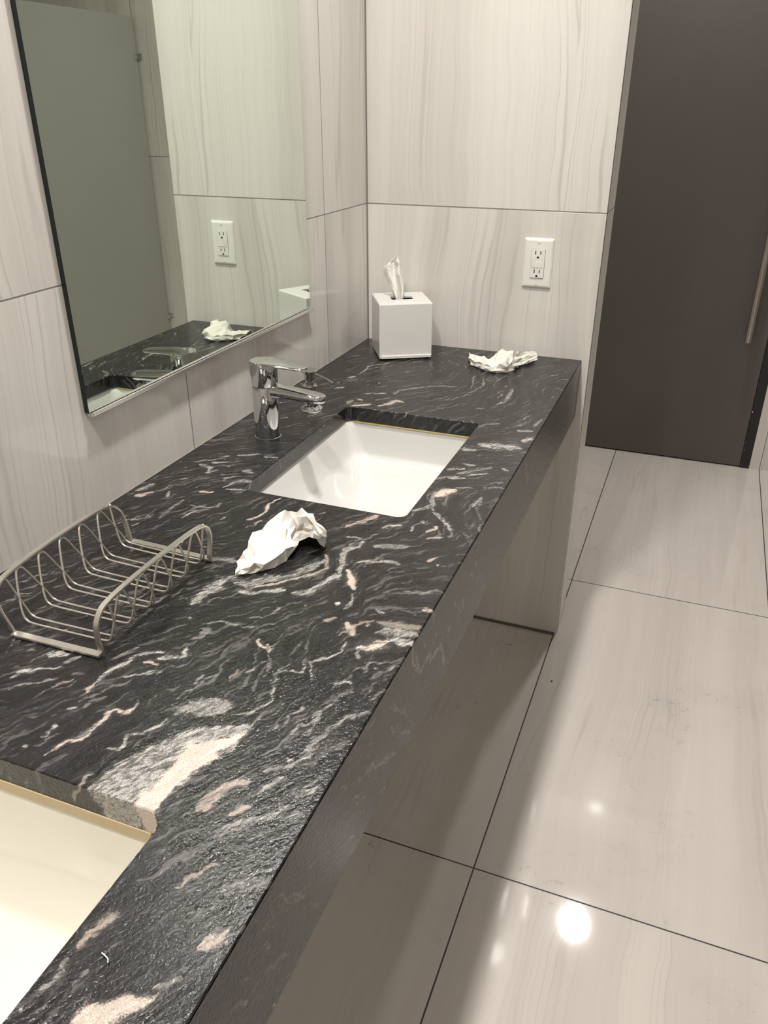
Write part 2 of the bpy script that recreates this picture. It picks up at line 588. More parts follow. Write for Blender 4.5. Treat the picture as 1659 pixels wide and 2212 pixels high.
st(2, 4, .4, (1120, 830), (1180, 740), (1230, 630), (1310, 570), (1380, 570))
st(2, 8, .6, (710, 1310), (790, 1240), (850, 1200), (950, 1180))
st(2, 8, .5, (250, 1460), (380, 1290), (480, 1230), (620, 1220), cream=.7)
st(2, 7, .5, (470, 1490), (620, 1440), cream=1)
st(2, 5, .5, (640, 1560), (800, 1500), (950, 1430))
st(2, 5, .6, (1000, 1350), (1130, 1310), (1230, 1250))
st(2, 4.5, 1, (1350, 375), (1430, 365), (1500, 380))
st(2, 4, .7, (700, 10), (720, 60), (760, 80), (790, 120), cream=.6)
st(2, 5, .7, (790, 50), (790, 110), cream=.6)
st(2, 3, .5, (600, 290), (700, 220), (770, 180))
st(2, 4, .9, (50, 130), (90, 80))
st(2, 4, .5, (150, 390), (240, 290))
st(2, 3, .4, (690, 390), (770, 320), (800, 230), (780, 120))
st(3, 13, .75, (60, 490), (160, 400), (250, 350), (330, 290), (420, 260))
st(3, 13, .62, (430, 310), (560, 320), (700, 290), (900, 260), (1080, 180), (1190, 120))
st(3, 8, .8, (460, 390), (560, 400), (700, 380), (850, 375))
st(3, 6, .55, (600, 340), (760, 320), (900, 290), (1060, 250), (1190, 190), (1220, 110), (1200, 70), cream=.6)
st(3, 12, .85, (930, 400), (1030, 395), (1130, 345), (1250, 275), (1310, 230))
st(3, 7, .75, (1310, 230), (1340, 160), (1350, 70), (1400, 30), (1490, 0), cream=.3)
st(3, 4, .4, (720, 590), (650, 610), (540, 620))
st(3, 3.5, .5, (720, 590), (800, 520))
st(3, 3.5, .4, (200, 660), (290, 640), (480, 690), (560, 690), (640, 670))
st(3, 8, .7, (1390, 200), (1420, 280), (1440, 360), cream=1)
st(3, 5, .6, (1440, 400), (1430, 460), (1370, 540))
st(3, 7, .6, (1390, 650), (1430, 760), cream=.8)
st(3, 5, .4, (1200, 640), (1300, 600), cream=1)
st(3, 4, 1, (1280, 500), (1320, 480))
st(3, 10, .5, (210, 110), (300, 110), (430, 120))
st(3, 9, .35, (200, 690), (120, 780), (50, 790))
st(4, 9, .6, (260, 230), (400, 190), (530, 130), cream=.6)
st(4, 6, .6, (570, 240), (640, 220), (740, 215), cream=.7)
st(4, 3.5, .6, (270, 310), (400, 330), (440, 340))
st(4, 7, .6, (410, 350), (380, 390), (270, 420), (240, 480), (230, 560), (190, 600), cream=.4)
st(4, 10, .5, (500, 400), (600, 395), (780, 400))
st(4, 6, .75, (350, 540), (450, 520), (560, 520), (650, 530), (720, 550))
st(4, 5, .6, (940, 270), (1060, 230), cream=1)
st(4, 5, .5, (940, 330), (1090, 315), cream=.6)
st(4, 5, .9, (910, 180), (960, 210))
st(4, 4, .6, (810, 270), (850, 220), (900, 200))
st(4, 4, .7, (1000, 100), (1080, 160), (1150, 230), (1160, 280))
st(4, 6, .5, (840, 95), (960, 70), (1000, 40), (980, 0))
st(4, 5, .6, (960, 530), (1050, 490), cream=1)
st(4, 4.5, 1, (1035, 553), (1060, 557))
st(4, 6, .3, (740, 780), (900, 800), (1050, 770))
st(4, 4, .6, (520, 945), (590, 965))
st(4, 6, .5, (450, 1040), (440, 1080), cream=.6)
st(4, 12, .28, (550, 1040), (700, 1080), (900, 1090), cream=.9)
st(4, 14, .65, (590, 1110), (760, 1130), (880, 1150))
st(4, 12, .85, (640, 1190), (740, 1210), (850, 1230), cream=.3)
st(4, 11, .85, (370, 1270), (450, 1270), (560, 1230), (630, 1210), cream=.55)
st(4, 4.5, .6, (370, 1270), (380, 1360))
st(4, 5, .7, (920, 940), (1010, 940), cream=.5)
st(4, 4.5, .5, (470, 1530), (560, 1480), (680, 1410), (760, 1370))
st(5, 4.5, .4, (0, 190), (150, 150), (370, 130), (540, 140))
st(5, 4.5, .5, (490, 250), (600, 220), (700, 170), (760, 130), (770, 60))
st(5, 3, .45, (690, 40), (680, 130), (650, 160))
st(5, 6.5, .6, (890, 290), (960, 260), (1000, 200), (1020, 160))
st(5, 4, .4, (850, 130), (900, 80), (980, 40))
st(5, 8, .5, (730, 480), (800, 460), (910, 455))
st(5, 18, .9, (740, 630), (830, 640), (950, 650), (1080, 665))
st(5, 12, .85, (580, 670), (700, 680))
st(5, 11, .85, (1100, 610), (1150, 590), (1180, 590), cream=.4)
st(5, 7, .8, (1060, 515), (1180, 520))
st(5, 6, .6, (1200, 480), (1260, 420))
st(5, 6, .9, (460, 850), (600, 840))
st(5, 7, .9, (590, 800), (700, 810))
st(5, 8, .4, (550, 880), (700, 850), (840, 830))
st(5, 4.5, .8, (640, 900), (800, 880))
st(5, 8, .8, (480, 920), (600, 920))
st(5, 21, .85, (370, 1070), (430, 1045), (510, 1015), cream=1)
st(5, 4, .45, (520, 1000), (680, 1005))
st(5, 3, .4, (760, 1000), (950, 1005))
st(5, 8, .55, (670, 1160), (720, 1120), (750, 1080))
st(5, 7, .5, (160, 1200), (330, 1150), (320, 1090))
st(5, 3.5, .6, (330, 1060), (340, 1200), (420, 1260), (490, 1350))
st(5, 4, .8, (910, 840), (970, 855))
st(5, 4.5, .9, (1340, 50), (1400, 40))
st(5, 4, .6, (1390, 150), (1450, 170))
st(5, 3.5, .4, (1110, 420), (1180, 370))
st(5, 5, .4, (700, 330), (770, 325))
st(6, 9, .8, (260, 610), (340, 570), (400, 545))
st(6, 8, .6, (230, 660), (300, 650), (390, 620), cream=1)
st(6, 6, .8, (830, 360), (930, 390), (920, 440), (1000, 410))
st(6, 5, .7, (950, 350), (1090, 340))
st(6, 6, .5, (1000, 300), (1130, 280))
st(6, 7, .55, (1200, 280), (1390, 265), cream=.4)
st(6, 7, .7, (1070, 580), (1180, 530), (1320, 520), (1350, 560), cream=.3)
st(6, 5, .6, (1100, 600), (1290, 605))
st(6, 5, .5, (1150, 635), (1240, 625))
st(6, 7, .6, (840, 620), (960, 625), cream=1)
st(6, 5, .75, (1590, 690), (1490, 740), (1450, 810), (1400, 850), (1290, 890), cream=.7)
st(6, 4, .5, (720, 740), (850, 770), (1000, 770), (1040, 720))
st(6, 4, .6, (660, 860), (780, 810), (900, 780))
st(6, 6, .4, (450, 870), (560, 780), (690, 690))
st(6, 6, .5, (190, 890), (300, 870), (410, 830))
st(6, 4, .5, (180, 940), (270, 920))
st(6, 3.5, .7, (530, 670), (550, 615))
st(6, 3.5, .5, (650, 500), (740, 495))
st(6, 4, .5, (1070, 520), (1080, 490), (1180, 480))
st(6, 8, .5, (1250, 420), (1330, 440))
st(6, 4, .6, (1030, 880), (1080, 855))
st(6, 5, .5, (1440, 290), (1570, 300))
st(7, 4.5, .55, (530, 350), (600, 310), (620, 280), (800, 250), cream=.7)
st(7, 3.5, .5, (620, 310), (700, 285), (790, 280), cream=.4)
st(7, 6, .9, (440, 380), (500, 365))
st(7, 3.5, .5, (320, 430), (520, 370))
st(7, 7, .8, (330, 470), (410, 460))
st(7, 5.5, .8, (590, 515), (640, 512))
st(7, 5.5, .8, (660, 515), (760, 510))
st(7, 6, .8, (700, 425), (720, 424))
st(7, 3.5, .4, (780, 410), (920, 405))
st(7, 5.5, .45, (830, 520), (880, 490), (1000, 470), (1180, 450), (1370, 455))
st(7, 9, .7, (700, 620), (800, 600), (860, 570), (910, 590), cream=1)
st(7, 8, .7, (470, 620), (600, 610), (640, 605), cream=.8)
st(7, 7, .5, (520, 560), (570, 570), cream=1)
st(7, 3.5, .5, (1300, 230), (1400, 280))
st(7, 7, .35, (430, 600), (480, 570), cream=1)
st(7, 3, .4, (440, 200), (560, 185))
st(8, 9, .45, (470, 920), (580, 780), (660, 730), cream=.6)
st(8, 5, .5, (240, 1160), (340, 1080), (410, 980))
st(8, 3.5, .4, (620, 950), (720, 880))
st(8, 3, .35, (360, 1200), (500, 1070))
st(8, 9, .5, (1170, 920), (1230, 880), (1310, 840), cream=1)
st(8, 6, .5, (1240, 290), (1300, 260), (1400, 210), (1530, 180), (1659, 110))
st(8, 11, .3, (1300, 600), (1450, 560), (1560, 560))
st(8, 7, .4, (1130, 130), (1200, 80), (1260, 30), cream=.7)
st(8, 5, .8, (110, 1275), (135, 1285))
st(8, 5, .4, (900, 1180), (990, 1120), (1050, 1090))


def pxpoly(*parts):
    out = []
    for c, pts in parts:
        ox, oy, k = CROPS[c]
        out += [un((ox + k * a, oy + k * b), 2, H)[:2] for a, b in pts]
    return np.array(out)


AREAS = [  # (polygon, strength, cream, softness m)
    (pxpoly((1, [(730, 1275), (1000, 1050), (1250, 920), (1450, 830)]), (2, [(100, 760), (400, 740), (640, 715), (785, 600), (705, 710), (605, 800), (520, 930), (430, 1010), (300, 1085), (180, 1150), (60, 1280)]),
            (1, [(1480, 1310), (1340, 1480), (1200, 1800), (900, 1900), (640, 1600)])), .85, 0.0, .008),
    (pxpoly((1, [(1130, 1450), (1200, 1320), (1350, 1200), (1450, 1080), (1550, 940)]), (2, [(100, 890), (300, 870), (450, 830), (620, 785), (560, 870), (440, 930), (370, 960), (390, 1030), (260, 1090), (180, 1115), (100, 1200), (0, 1290)]),
            (1, [(1480, 1310), (1330, 1470), (1240, 1560), (1150, 1800), (950, 1750), (1060, 1550)])), .95, 1.0, .006),
    (pxpoly((2, [(-60, 640), (0, 590), (100, 530), (250, 490), (400, 500), (500, 570), (420, 630), (320, 680), (150, 655), (0, 650)])), .62, 0.0, .008),
    (pxpoly((8, [(410, 1350), (480, 1260), (560, 1235), (620, 1250), (740, 1210), (900, 1215), (830, 1300), (720, 1335), (650, 1380), (560, 1430), (420, 1420)])), .8, 1.0, .006),
]


def poly_sdf(P, X, Y):
    d = np.full(X.shape, 1e9)
    ins = np.zeros(X.shape, bool)
    n = len(P)
    for i in range(n):
        a, b = P[i], P[(i + 1) % n]
        e = b - a
        t = np.clip(((X - a[0]) * e[0] + (Y - a[1]) * e[1]) / max(e @ e, 1e-12), 0, 1)
        d = np.minimum(d, np.hypot(X - a[0] - t * e[0], Y - a[1] - t * e[1]))
        c = ((a[1] > Y) != (b[1] > Y)) & (X < (b[0] - a[0]) * (Y - a[1]) / (b[1] - a[1] + 1e-15) + a[0])
        ins ^= c
    return np.where(ins, d, -d)


# flow direction of the stone from the traced veins (double-angle average)
TAN = []
for w, s, c, P in S:
    for a, b in zip(P[:-1], P[1:]):
        L = np.hypot(*(b - a))
        if L > .008:
            TAN.append([*(.5 * (a + b)), math.atan2(b[1] - a[1], b[0] - a[0]), L])
TAN = np.array(TAN)
GX = np.arange(-.03, D + AH + .06, .02)
GY = np.arange(YC - .05, .06, .02)
gx, gy = np.meshgrid(GX, GY, indexing='ij')
cc = np.full(gx.shape, .3 * math.cos(2 * 1.0))
ss = np.full(gx.shape, .3 * math.sin(2 * 1.0))
for tx, ty, a, L in TAN:
    w = L * 30 * np.exp(-((gx - tx) ** 2 + (gy - ty) ** 2) / (2 * .05 ** 2))
    cc += w * math.cos(2 * a)
    ss += w * math.sin(2 * a)
THETA_C, THETA_S = cc / np.hypot(cc, ss), ss / np.hypot(cc, ss)


def grid_sample(F, x, y):
    fx = np.clip((x - GX[0]) / .02, 0, len(GX) - 1.001)
    fy = np.clip((y - GY[0]) / .02, 0, len(GY) - 1.001)
    i, j = fx.astype(int), fy.astype(int)
    u, v = fx - i, fy - j
    return (F[i, j] * (1 - u) * (1 - v) + F[i + 1, j] * u * (1 - v) + F[i, j + 1] * (1 - u) * v + F[i + 1, j + 1] * u * v)


def angle(x, y):
    return .5 * np.arctan2(grid_sample(THETA_S, x, y), grid_sample(THETA_C, x, y))


# small random veins and flecks following the flow
for k in range(300):
    x, y = RNG.uniform(0, D + AH), RNG.uniform(YC, 0)
    plainness = 1.0 if (y > -.5 and x > .2) else 0.0
    if plainness and RNG.random() < .6:
        continue
    n, step = int(RNG.integers(3, 9)), RNG.uniform(.004, .010)
    ph = RNG.uniform(0, 6)
    P = [(x, y)]
    for i in range(n):
        a = float(angle(np.array(P[-1][0]), np.array(P[-1][1]))) + .55 * math.sin(i * 1.7 + ph)
        P.append((P[-1][0] + step * math.cos(a), P[-1][1] + step * math.sin(a)))
    S.append((RNG.uniform(.0018, .0032), RNG.uniform(.10, .42), float(RNG.random() < .2), np.array(P)))
for k in range(110):
    x, y = RNG.uniform(0, D + AH), RNG.uniform(YC, 0)
    a = float(angle(np.array(x), np.array(y)))
    l = RNG.uniform(.0005, .004)
    S.append((RNG.uniform(.0024, .0040), RNG.uniform(.6, 1.0), 0.0, np.array([(x, y), (x + l * math.cos(a), y + l * math.sin(a))])))
# the zig-zag and other marks that run down the front apron
for w, s, pts in ((5.0, .5, [(840, 1270), (835, 1400), (900, 1470), (980, 1310), (990, 1370), (1080, 1220), (1100, 1400)]),
                  (7, .35, [(860, 1300), (880, 1420)]), (6, .45, [(1265, 840), (1268, 930)]), (5, .5, [(1375, 520), (1380, 560)]),
                  (4, .5, [(1010, 970), (1020, 1010)]), (4, .5, [(1140, 1080), (1150, 1130)])):
    ox, oy, k = CROPS[4]
    P = []
    for a, b in pts:
        q = un((ox + k * a, oy + k * b), 0, D)
        P.append((D + (H - q[2]), q[1]))
    S.append((w * .001, s, 0.0, np.array(P)))

NOISE_G = RNG.random((int((D + AH + .2) / .0025) + 8, int((-YC + .2) / .0025) + 8))


def wnoise(x, y):
    fx = np.clip((x + .08) / .0025, 0, NOISE_G.shape[0] - 2.001)
    fy = np.clip((y - YC + .08) / .0025, 0, NOISE_G.shape[1] - 2.001)
    i, j = fx.astype(int), fy.astype(int)
    u, v = fx - i, fy - j
    G = NOISE_G
    return G[i, j] * (1 - u) * (1 - v) + G[i + 1, j] * u * (1 - v) + G[i, j + 1] * (1 - u) * v + G[i + 1, j + 1] * u * v


WARP = RNG.random((4, 200, 640))


def coarse(x, y, k, cell):
    fx = np.clip((x + .1) / cell, 0, 198.99)
    fy = np.clip((y - YC + .1) / cell, 0, 638.99)
    i, j = fx.astype(int), fy.astype(int)
    u, v = fx - i, fy - j
    u, v = u * u * (3 - 2 * u), v * v * (3 - 2 * v)
    G = WARP[k]
    return G[i, j] * (1 - u) * (1 - v) + G[i + 1, j] * u * (1 - v) + G[i, j + 1] * (1 - u) * v + G[i + 1, j + 1] * u * v


def stone(X, Y):
    """R vein field, G strength, B cream, A grain, for points of the unfolded slab"""
    X0, Y0 = X, Y
    X = X + .0042 * (coarse(X, Y, 0, .011) - .5) + .0030 * (coarse(X, Y, 1, .0052) - .5)
    Y = Y + .0042 * (coarse(X0, Y, 2, .011) - .5) + .0030 * (coarse(X0, Y, 3, .0052) - .5)
    vein = np.full(X.shape, -1.0)
    stren = np.full(X.shape, .5)
    cream = np.zeros(X.shape)
    for w, s, c, P in S:
        x0, y0 = P.min(0) - 2 * w
        x1, y1 = P.max(0) + 2 * w
        idx = np.nonzero((X > x0) & (X < x1) & (Y > y0) & (Y < y1))[0]
        if not len(idx):
            continue
        x, y = X[idx], Y[idx]
        segs = np.hypot(*(P[1:] - P[:-1]).T)
        cum = np.concatenate([[0], np.cumsum(segs)])
        tot = max(cum[-1], 1e-9)
        best = np.full(x.shape, -1.0)
        for i in range(len(P) - 1):
            a, e = P[i], P[i + 1] - P[i]
            t = np.clip(((x - a[0]) * e[0] + (y - a[1]) * e[1]) / max(e @ e, 1e-12), 0, 1)
            d = np.hypot(x - a[0] - t * e[0], y - a[1] - t * e[1])
            par = (cum[i] + t * segs[i]) / tot
            tap = (.45 + .55 * np.sqrt(np.clip(4 * par * (1 - par), 0, 1))) * (.62 + .85 * coarse(x, y, 1, .016))
            best = np.maximum(best, 1 - d / (w * tap))
        f = np.clip(best, -1, 1)
        sel = f > vein[idx]
        ii = idx[sel]
        vein[ii], stren[ii], cream[ii] = f[sel], s, c
    for P, s, c, soft in AREAS:
        x0, y0 = P.min(0) - soft
        x1, y1 = P.max(0) + soft
        idx = np.nonzero((X > x0) & (X < x1) & (Y > y0) & (Y < y1))[0]
        if not len(idx):
            continue
        f = np.clip(poly_sdf(P, X[idx], Y[idx]) / soft + .15, -1, 1)
        sel = (f > -.2) & ((f >= vein[idx]) | (f > .3))
        ii = idx[sel]
        vein[ii], stren[ii], cream[ii] = f[sel], s, c
    acc = wnoise(X, Y)
    cnt = 1.0
    for sg in (1, -1):
        x, y = X.copy(), Y.copy()
        for k in range(14):
            a = angle(x, y) + .35 * np.sin(x * 160 + y * 90)
            x = x + sg * .0016 * np.cos(a)
            y = y + sg * .0016 * np.sin(a)
            acc += wnoise(x, y)
            cnt += 1
    g = acc / cnt
    g = .5 + (g - .5) * 3.0
    return np.stack([vein * .5 + .5, stren, cream, np.clip(g, 0, 1)], 1)


def set_stone(me, X, Y):
    at = me.attributes.new('stone', 'FLOAT_COLOR', 'POINT')
    at.data.foreach_set('color', stone(np.asarray(X, float), np.asarray(Y, float)).astype(np.float32).ravel())


def axis_lines(a, b, marks, h):
    ms = sorted({a, b, *[m for m in marks if a < m < b]})
    out = []
    for p, q in zip(ms[:-1], ms[1:]):
        n = max(1, int(round((q - p) / h)))
        out += [p + (q - p) * i / n for i in range(n)]
    return np.array(out + [b])


HOLES = [(.3085, -.7325, .1435, .2175, .016), (.2560, -1.800, .196, .240, .022)]


def hole_sdf(X, Y):
    best = np.full(X.shape, 1e9)
    for cx, cy, hx, hy, r in HOLES:
        qx, qy = np.abs(X - cx) - (hx - r), np.abs(Y - cy) - (hy - r)
        best = np.minimum(best, np.hypot(np.maximum(qx, 0), np.maximum(qy, 0)) + np.minimum(np.maximum(qx, qy), 0) - r)
    return best


def build_slab(parent):
    h = .0022
    mx = [m for c in HOLES for m in (c[0] - c[2], c[0] + c[2])]
    my = [m for c in HOLES for m in (c[1] - c[3], c[1] + c[3])]
    XE = D - .0012
    xs, ys = axis_lines(.001, XE, mx, h), axis_lines(YC, -.001, my, h)
    nx, ny = len(xs), len(ys)
    X, Y = np.meshgrid(xs, ys, indexing='ij')
    X, Y = X.ravel().copy(), Y.ravel().copy()
    I, J = np.meshgrid(np.arange(nx - 1), np.arange(ny - 1), indexing='ij')
    I, J = I.ravel(), J.ravel()
    quads = np.stack([I * ny + J, (I + 1) * ny + J, (I + 1) * ny + J + 1, I * ny + J + 1], 1)
    keep = hole_sdf(X[quads].mean(1), Y[quads].mean(1)) > 0
    quads = quads[keep]
    used = np.unique(quads)
    s = hole_sdf(X, Y)
    inside = used[s[used] < 1e-7]
    e = 1e-5
    for _ in range(3):
        s = hole_sdf(X[inside], Y[inside])
        gx_ = (hole_sdf(X[inside] + e, Y[inside]) - hole_sdf(X[inside] - e, Y[inside])) / (2 * e)
        gy_ = (hole_sdf(X[inside], Y[inside] + e) - hole_sdf(X[inside], Y[inside] - e)) / (2 * e)
        X[inside] -= s * gx_
        Y[inside] -= s * gy_
    # boundary edges (appear once) get a small eased lip and a vertical face
    ed = np.concatenate([quads[:, [0, 1]], quads[:, [1, 2]], quads[:, [2, 3]], quads[:, [3, 0]]])
    key = np.sort(ed, 1)
    code = key[:, 0].astype(np.int64) * (nx * ny) + key[:, 1]
    u, idx, cnt = np.unique(code, return_index=True, return_counts=True)
    bed = ed[idx[cnt == 1]]
    bv = np.unique(bed)
    remap = -np.ones(nx * ny, int)
    remap[used] = np.arange(len(used))
    ox, oy = np.zeros(len(bv)), np.zeros(len(bv))
    sb = hole_sdf(X[bv], Y[bv])
    on_hole = sb < .003
    gx_ = (hole_sdf(X[bv] + e, Y[bv]) - hole_sdf(X[bv] - e, Y[bv])) / (2 * e)
    gy_ = (hole_sdf(X[bv], Y[bv] + e) - hole_sdf(X[bv], Y[bv] - e)) / (2 * e)
    ox[on_hole], oy[on_hole] = -.0012 * gx_[on_hole], -.0012 * gy_[on_hole]
    front = (~on_hole) & (X[bv] > XE - 1e-6)
    ox[front] = .0012
    chip = RNG.random(len(bv))
    V = [np.stack([X[used], Y[used], np.full(len(used), H)], 1)]
    VX, VY = [X[used]], [Y[used]]
    lip = .0014 + .0012 * (chip > .93)
    depths = [None] + list(np.linspace(.0035, .030, 12))
    for dd in depths:
        z = H - lip if dd is None else np.where(front, H - .003 - dd * .01, H - dd)
        V.append(np.stack([X[bv] + ox, Y[bv] + oy, z], 1))
        # the vertical face shows the stone that continues where the cut-out was
        k = np.where(on_hole, (dd or .0015) / .0012, 0.0)
        VX.append(X[bv] + k * ox)
        VY.append(Y[bv] + k * oy)
    V = np.concatenate(V)
    VX, VY = np.concatenate(VX), np.concatenate(VY)
    n0, nb = len(used), len(bv)
    bi = {int(v): k for k, v in enumerate(bv)}
    F = [tuple(q) for q in remap[quads].tolist()]
    for a, b in bed.tolist():
        ka, kb = bi[a], bi[b]
        ra, rb = int(remap[a]), int(remap[b])
        F.append((rb, ra, n0 + ka, n0 + kb))
        for r in range(len(depths) - 1):
            u0, u1 = n0 + r * nb, n0 + (r + 1) * nb
            F.append((u0 + kb, u0 + ka, u1 + ka, u1 + kb))
    me = bpy.data.meshes.new('slab')
    me.from_pydata(V.tolist(), [], F)
    me.update()
    set_stone(me, VX, VY)
    return link('slab', me, M_GRANITE, parent)


def build_apron(parent):
    ys = np.arange(YC, -.0005, .0024)
    ys[-1] = -.001
    zs = np.concatenate([[0.0014], np.linspace(.003, AH, 46)])
    n, m = len(ys), len(zs)
    V, UX, UY = [], [], []
    for z in zs:
        for y in ys:
            V.append((D, y, H - z))
            UX.append(D + z)
            UY.append(y)
    F = [(i * n + j, (i + 1) * n + j, (i + 1) * n + j + 1, i * n + j + 1) for i in range(m - 1) for j in range(n - 1)]
    # bottom and inner face of the apron
    b = len(V)
    for x, z in ((D - .02, AH), (D - .02, .03)):
        for y in ys:
            V.append((x, y, H - z))
            UX.append(D + z)
            UY.append(y)
    last = (m - 1) * n
    for j in range(n - 1):
        F.append((last + j, b + j, b + j + 1, last + j + 1))
        F.append((b + j, b + n + j, b + n + j + 1, b + j + 1))
    me = bpy.data.meshes.new('apron')
    me.from_pydata(V, [], F)
    me.update()
    set_stone(me, UX, UY)
    return link('apron', me, M_GRANITE, parent)


ct = thing('vanity_counter', 'long black granite vanity counter with white and pink veins along the mirror wall', 'counter', (0, 0, 0))
build_slab(ct)
build_apron(ct)
# pale bead of silicone where stone meets the mirror wall
bm = bmesh.new()
add_box(bm, 0, .0014, YC, -.003, H, H + .0008)
obj('silicone_bead', bm, plain('old_silicone', (.20, .18, .155), .6, 0, .3, 80), ct)


# ---------------------------------------------------------------- sinks
def sink(name, label, k, mat, levels, drain, group=None):
    cx, cy, hx, hy, r = HOLES[k]
    t = thing(name, label, 'sink', (cx, cy, H - .03), 0, group)
    bm = bmesh.new()
    rings = []
    for (l, rt, f, b, rad, z) in levels:  # insets left, right, far, near
        pts = rr((l - rt) / 2, (b - f) / 2, hx - (l + rt) / 2, hy - (f + b) / 2, rad, 8)
        rings.append([(x, y, z) for x, y in pts])
    add_loft(bm, rings, cap1=True)
    o = obj('basin', bm, mat, t, 'all', recalc=True)
    md = o.modifiers.new('sub', 'SUBSURF')
    md.levels = md.render_levels = 2
    md.subdivision_type = 'CATMULL_CLARK'
    bm = bmesh.new()
    dx, dy, dz = drain
    add_lathe(bm, [(.024, dz + .001), (.023, dz + .0035), (.016, dz + .003), (.015, dz + .006), (.001, dz + .008)], dx, dy, 32, cap0=False)
    obj('drain', bm, M_CHROME, t, True)
    return t


LV = [(-.022, -.022, -.022, -.022, .03, -.014), (-.022, -.022, -.022, -.022, .03, -.0012), (-.006, -.006, -.006, -.006, .022, -.0012), (-.004, -.004, -.004, -.004, .02, -.0014),
      (-.0015, -.002, -.002, -.002, .02, -.003), (.002, .001, .001, .001, .021, -.010), (.010, .004, .004, .006, .024, -.036), (.018, .008, .008, .012, .028, -.062), (.022, .011, .010, .016, .030, -.069),
      (.027, .016, .015, .021, .032, -.0740), (.032, .021, .021, .027, .034, -.0785), (.046, .036, .045, .044, .036, -.0930), (.066, .058, .075, .072, .036, -.1110), (.090, .085, .110, .112, .032, -.1260), (.118, .112, .175, .180, .012, -.1330)]
s1 = sink('undermount_sink', 'white rectangular undermount sink in front of the chrome faucet', 0, M_PORC, LV, (.003, -.002, -.1332))
bm = bmesh.new()
add_box(bm, -.13, .135, .2155, .2172, -.0035, -.0008)
obj('rim_strip', bm, M_BRASS, s1)['label'] = 'yellowed seal line at the far rim'
s2 = sink('undermount_sink', 'white undermount sink tinted cream for warm light, cut off at the lower left corner of the photo', 1, M_PORC_WARM,
          [(a, b_, c, d, e, z) for a, b_, c, d, e, z in
           [(-.022, -.022, -.022, -.022, .03, -.014), (-.022, -.022, -.022, -.022, .03, -.0012), (-.006, -.006, -.006, -.006, .024, -.0012), (-.004, -.004, -.004, -.004, .022, -.0014),
            (-.001, -.001, -.001, -.001, .022, -.005), (.002, .002, .002, .002, .024, -.018), (.012, .008, .010, .010, .034, -.050), (.024, .016, .030, .022, .05, -.085), (.05, .04, .07, .05, .06, -.105), (.09, .08, .12, .10, .05, -.113), (.15, .14, .2, .18, .01, -.115)]],
          (-.02, 0, -.115))

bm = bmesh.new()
add_box(bm, -.172, .174, .2375, .2396, -.0135, -.0006)  # narrow tan band along the far rim, just below the stone
obj('rim_strip', bm, plain('tan_band', (.52, .42, .26), .5, 0, .08, 40), s2)['label'] = 'tan band under the stone edge'

# ---------------------------------------------------------------- mirror
MY0, MY1, MZ0, MZ1 = -1.0901, -.3544, .9807, 1.95
mt = thing('wall_mirror', 'frameless rectangular mirror on the tiled wall above the faucet', 'mirror', (0, (MY0 + MY1) / 2, MZ0))
hw = (MY1 - MY0) / 2
bm = bmesh.new()
add_box(bm, .0005, XM - .0003, -hw, hw, 0, MZ1 - MZ0)
obj('backing', bm, M_EDGE, mt)['label'] = 'dark mirror edge'
pymesh('glass', [(XM, -hw + .0008, .0008), (XM, hw - .0008, .0008), (XM, hw - .0008, MZ1 - MZ0 - .001), (XM, -hw + .0008, MZ1 - MZ0 - .001)], [(0, 1, 2, 3)], mirror_mat(), mt)
bm = bmesh.new()
y0, y1 = -hw + .004, hw + .004
prof = [(.0004, -.0065), (.0125, -.0065), (.0140, -.0050), (.0140, .0008), (.0128, .0014), (.0120, .0012), (.0090, -.0006), (.0004, -.0014)]
add_loft(bm, [[(x, y0, z) for x, z in prof], [(x, y1, z) for x, z in prof]], cap0=True, cap1=True)
obj('bottom_channel', bm, M_ALU, mt)['label'] = 'bright aluminium channel under the mirror'

# ---------------------------------------------------------------- outlet
ot = thing('wall_outlet', 'white double wall outlet with cover plate on the tiled end wall', 'outlet', (.4417, 0, 1.0474))
bm = bmesh.new()
rings = []
for hx_, hz_, y in ((.035, .05715, 0), (.035, .05715, -.0015), (.0338, .056, -.0035), (.0315, .0537, -.0052), (.029, .0512, -.0060), (.0170, .0337, -.0062), (.0168, .0335, -.0045)):
    rings.append([(x, y, z) for x, z in rr(0, 0, hx_, hz_, .002, 3)])
add_loft(bm, rings)
obj('cover_plate', bm, M_PLATE, ot)
bm = bmesh.new()
rings = [[(x, y, z) for x, z in rr(0, 0, hx_, hz_, .0016, 3)] for hx_, hz_, y in ((.0164, .0331, -.002), (.0164, .0331, -.0078), (.0158, .0325, -.0084))]
add_loft(bm, rings, cap1=True)
rec = obj('receptacle', bm, M_PLATE, ot)
for dz in (.0205, -.0225):
    for dx, hh in ((-.0058, .0043), (.0062, .0036)):
        box('slot', (dx - .0011, dx + .0011, -.00855, -.0075, dz + .0045 - hh, dz + .0045 + hh), M_SLOT, rec)
    bm = bmesh.new()
    pts = [(.0026 * math.cos(a), .0026 * math.sin(a)) for a in np.linspace(0, math.pi, 12)] + [(-.0026, -.0022), (.0026, -.0022)]
    add_loft(bm, [[(x + .0002, y, z + dz - .0062) for x, z in pts] for y in (-.0075, -.00855)], cap0=True, cap1=True)
    obj('ground_hole', bm, M_SLOT, rec)
for x0, x1 in ((-.0125, -.0062), (-.0056, .0125)):
    bm = bmesh.new()
    add_box(bm, x0, x1, -.0094, -.008, -.0095, .0062, .0006, 1)
    b_ = obj('button', bm, M_PLATE, rec)
box('button_seam', (-.0132, .0132, -.00865, -.008, .0062, .0070), M_SEAM, rec)
box('button_seam', (-.0134, -.0127, -.00865, -.008, -.0095, .0070), M_SEAM, rec)
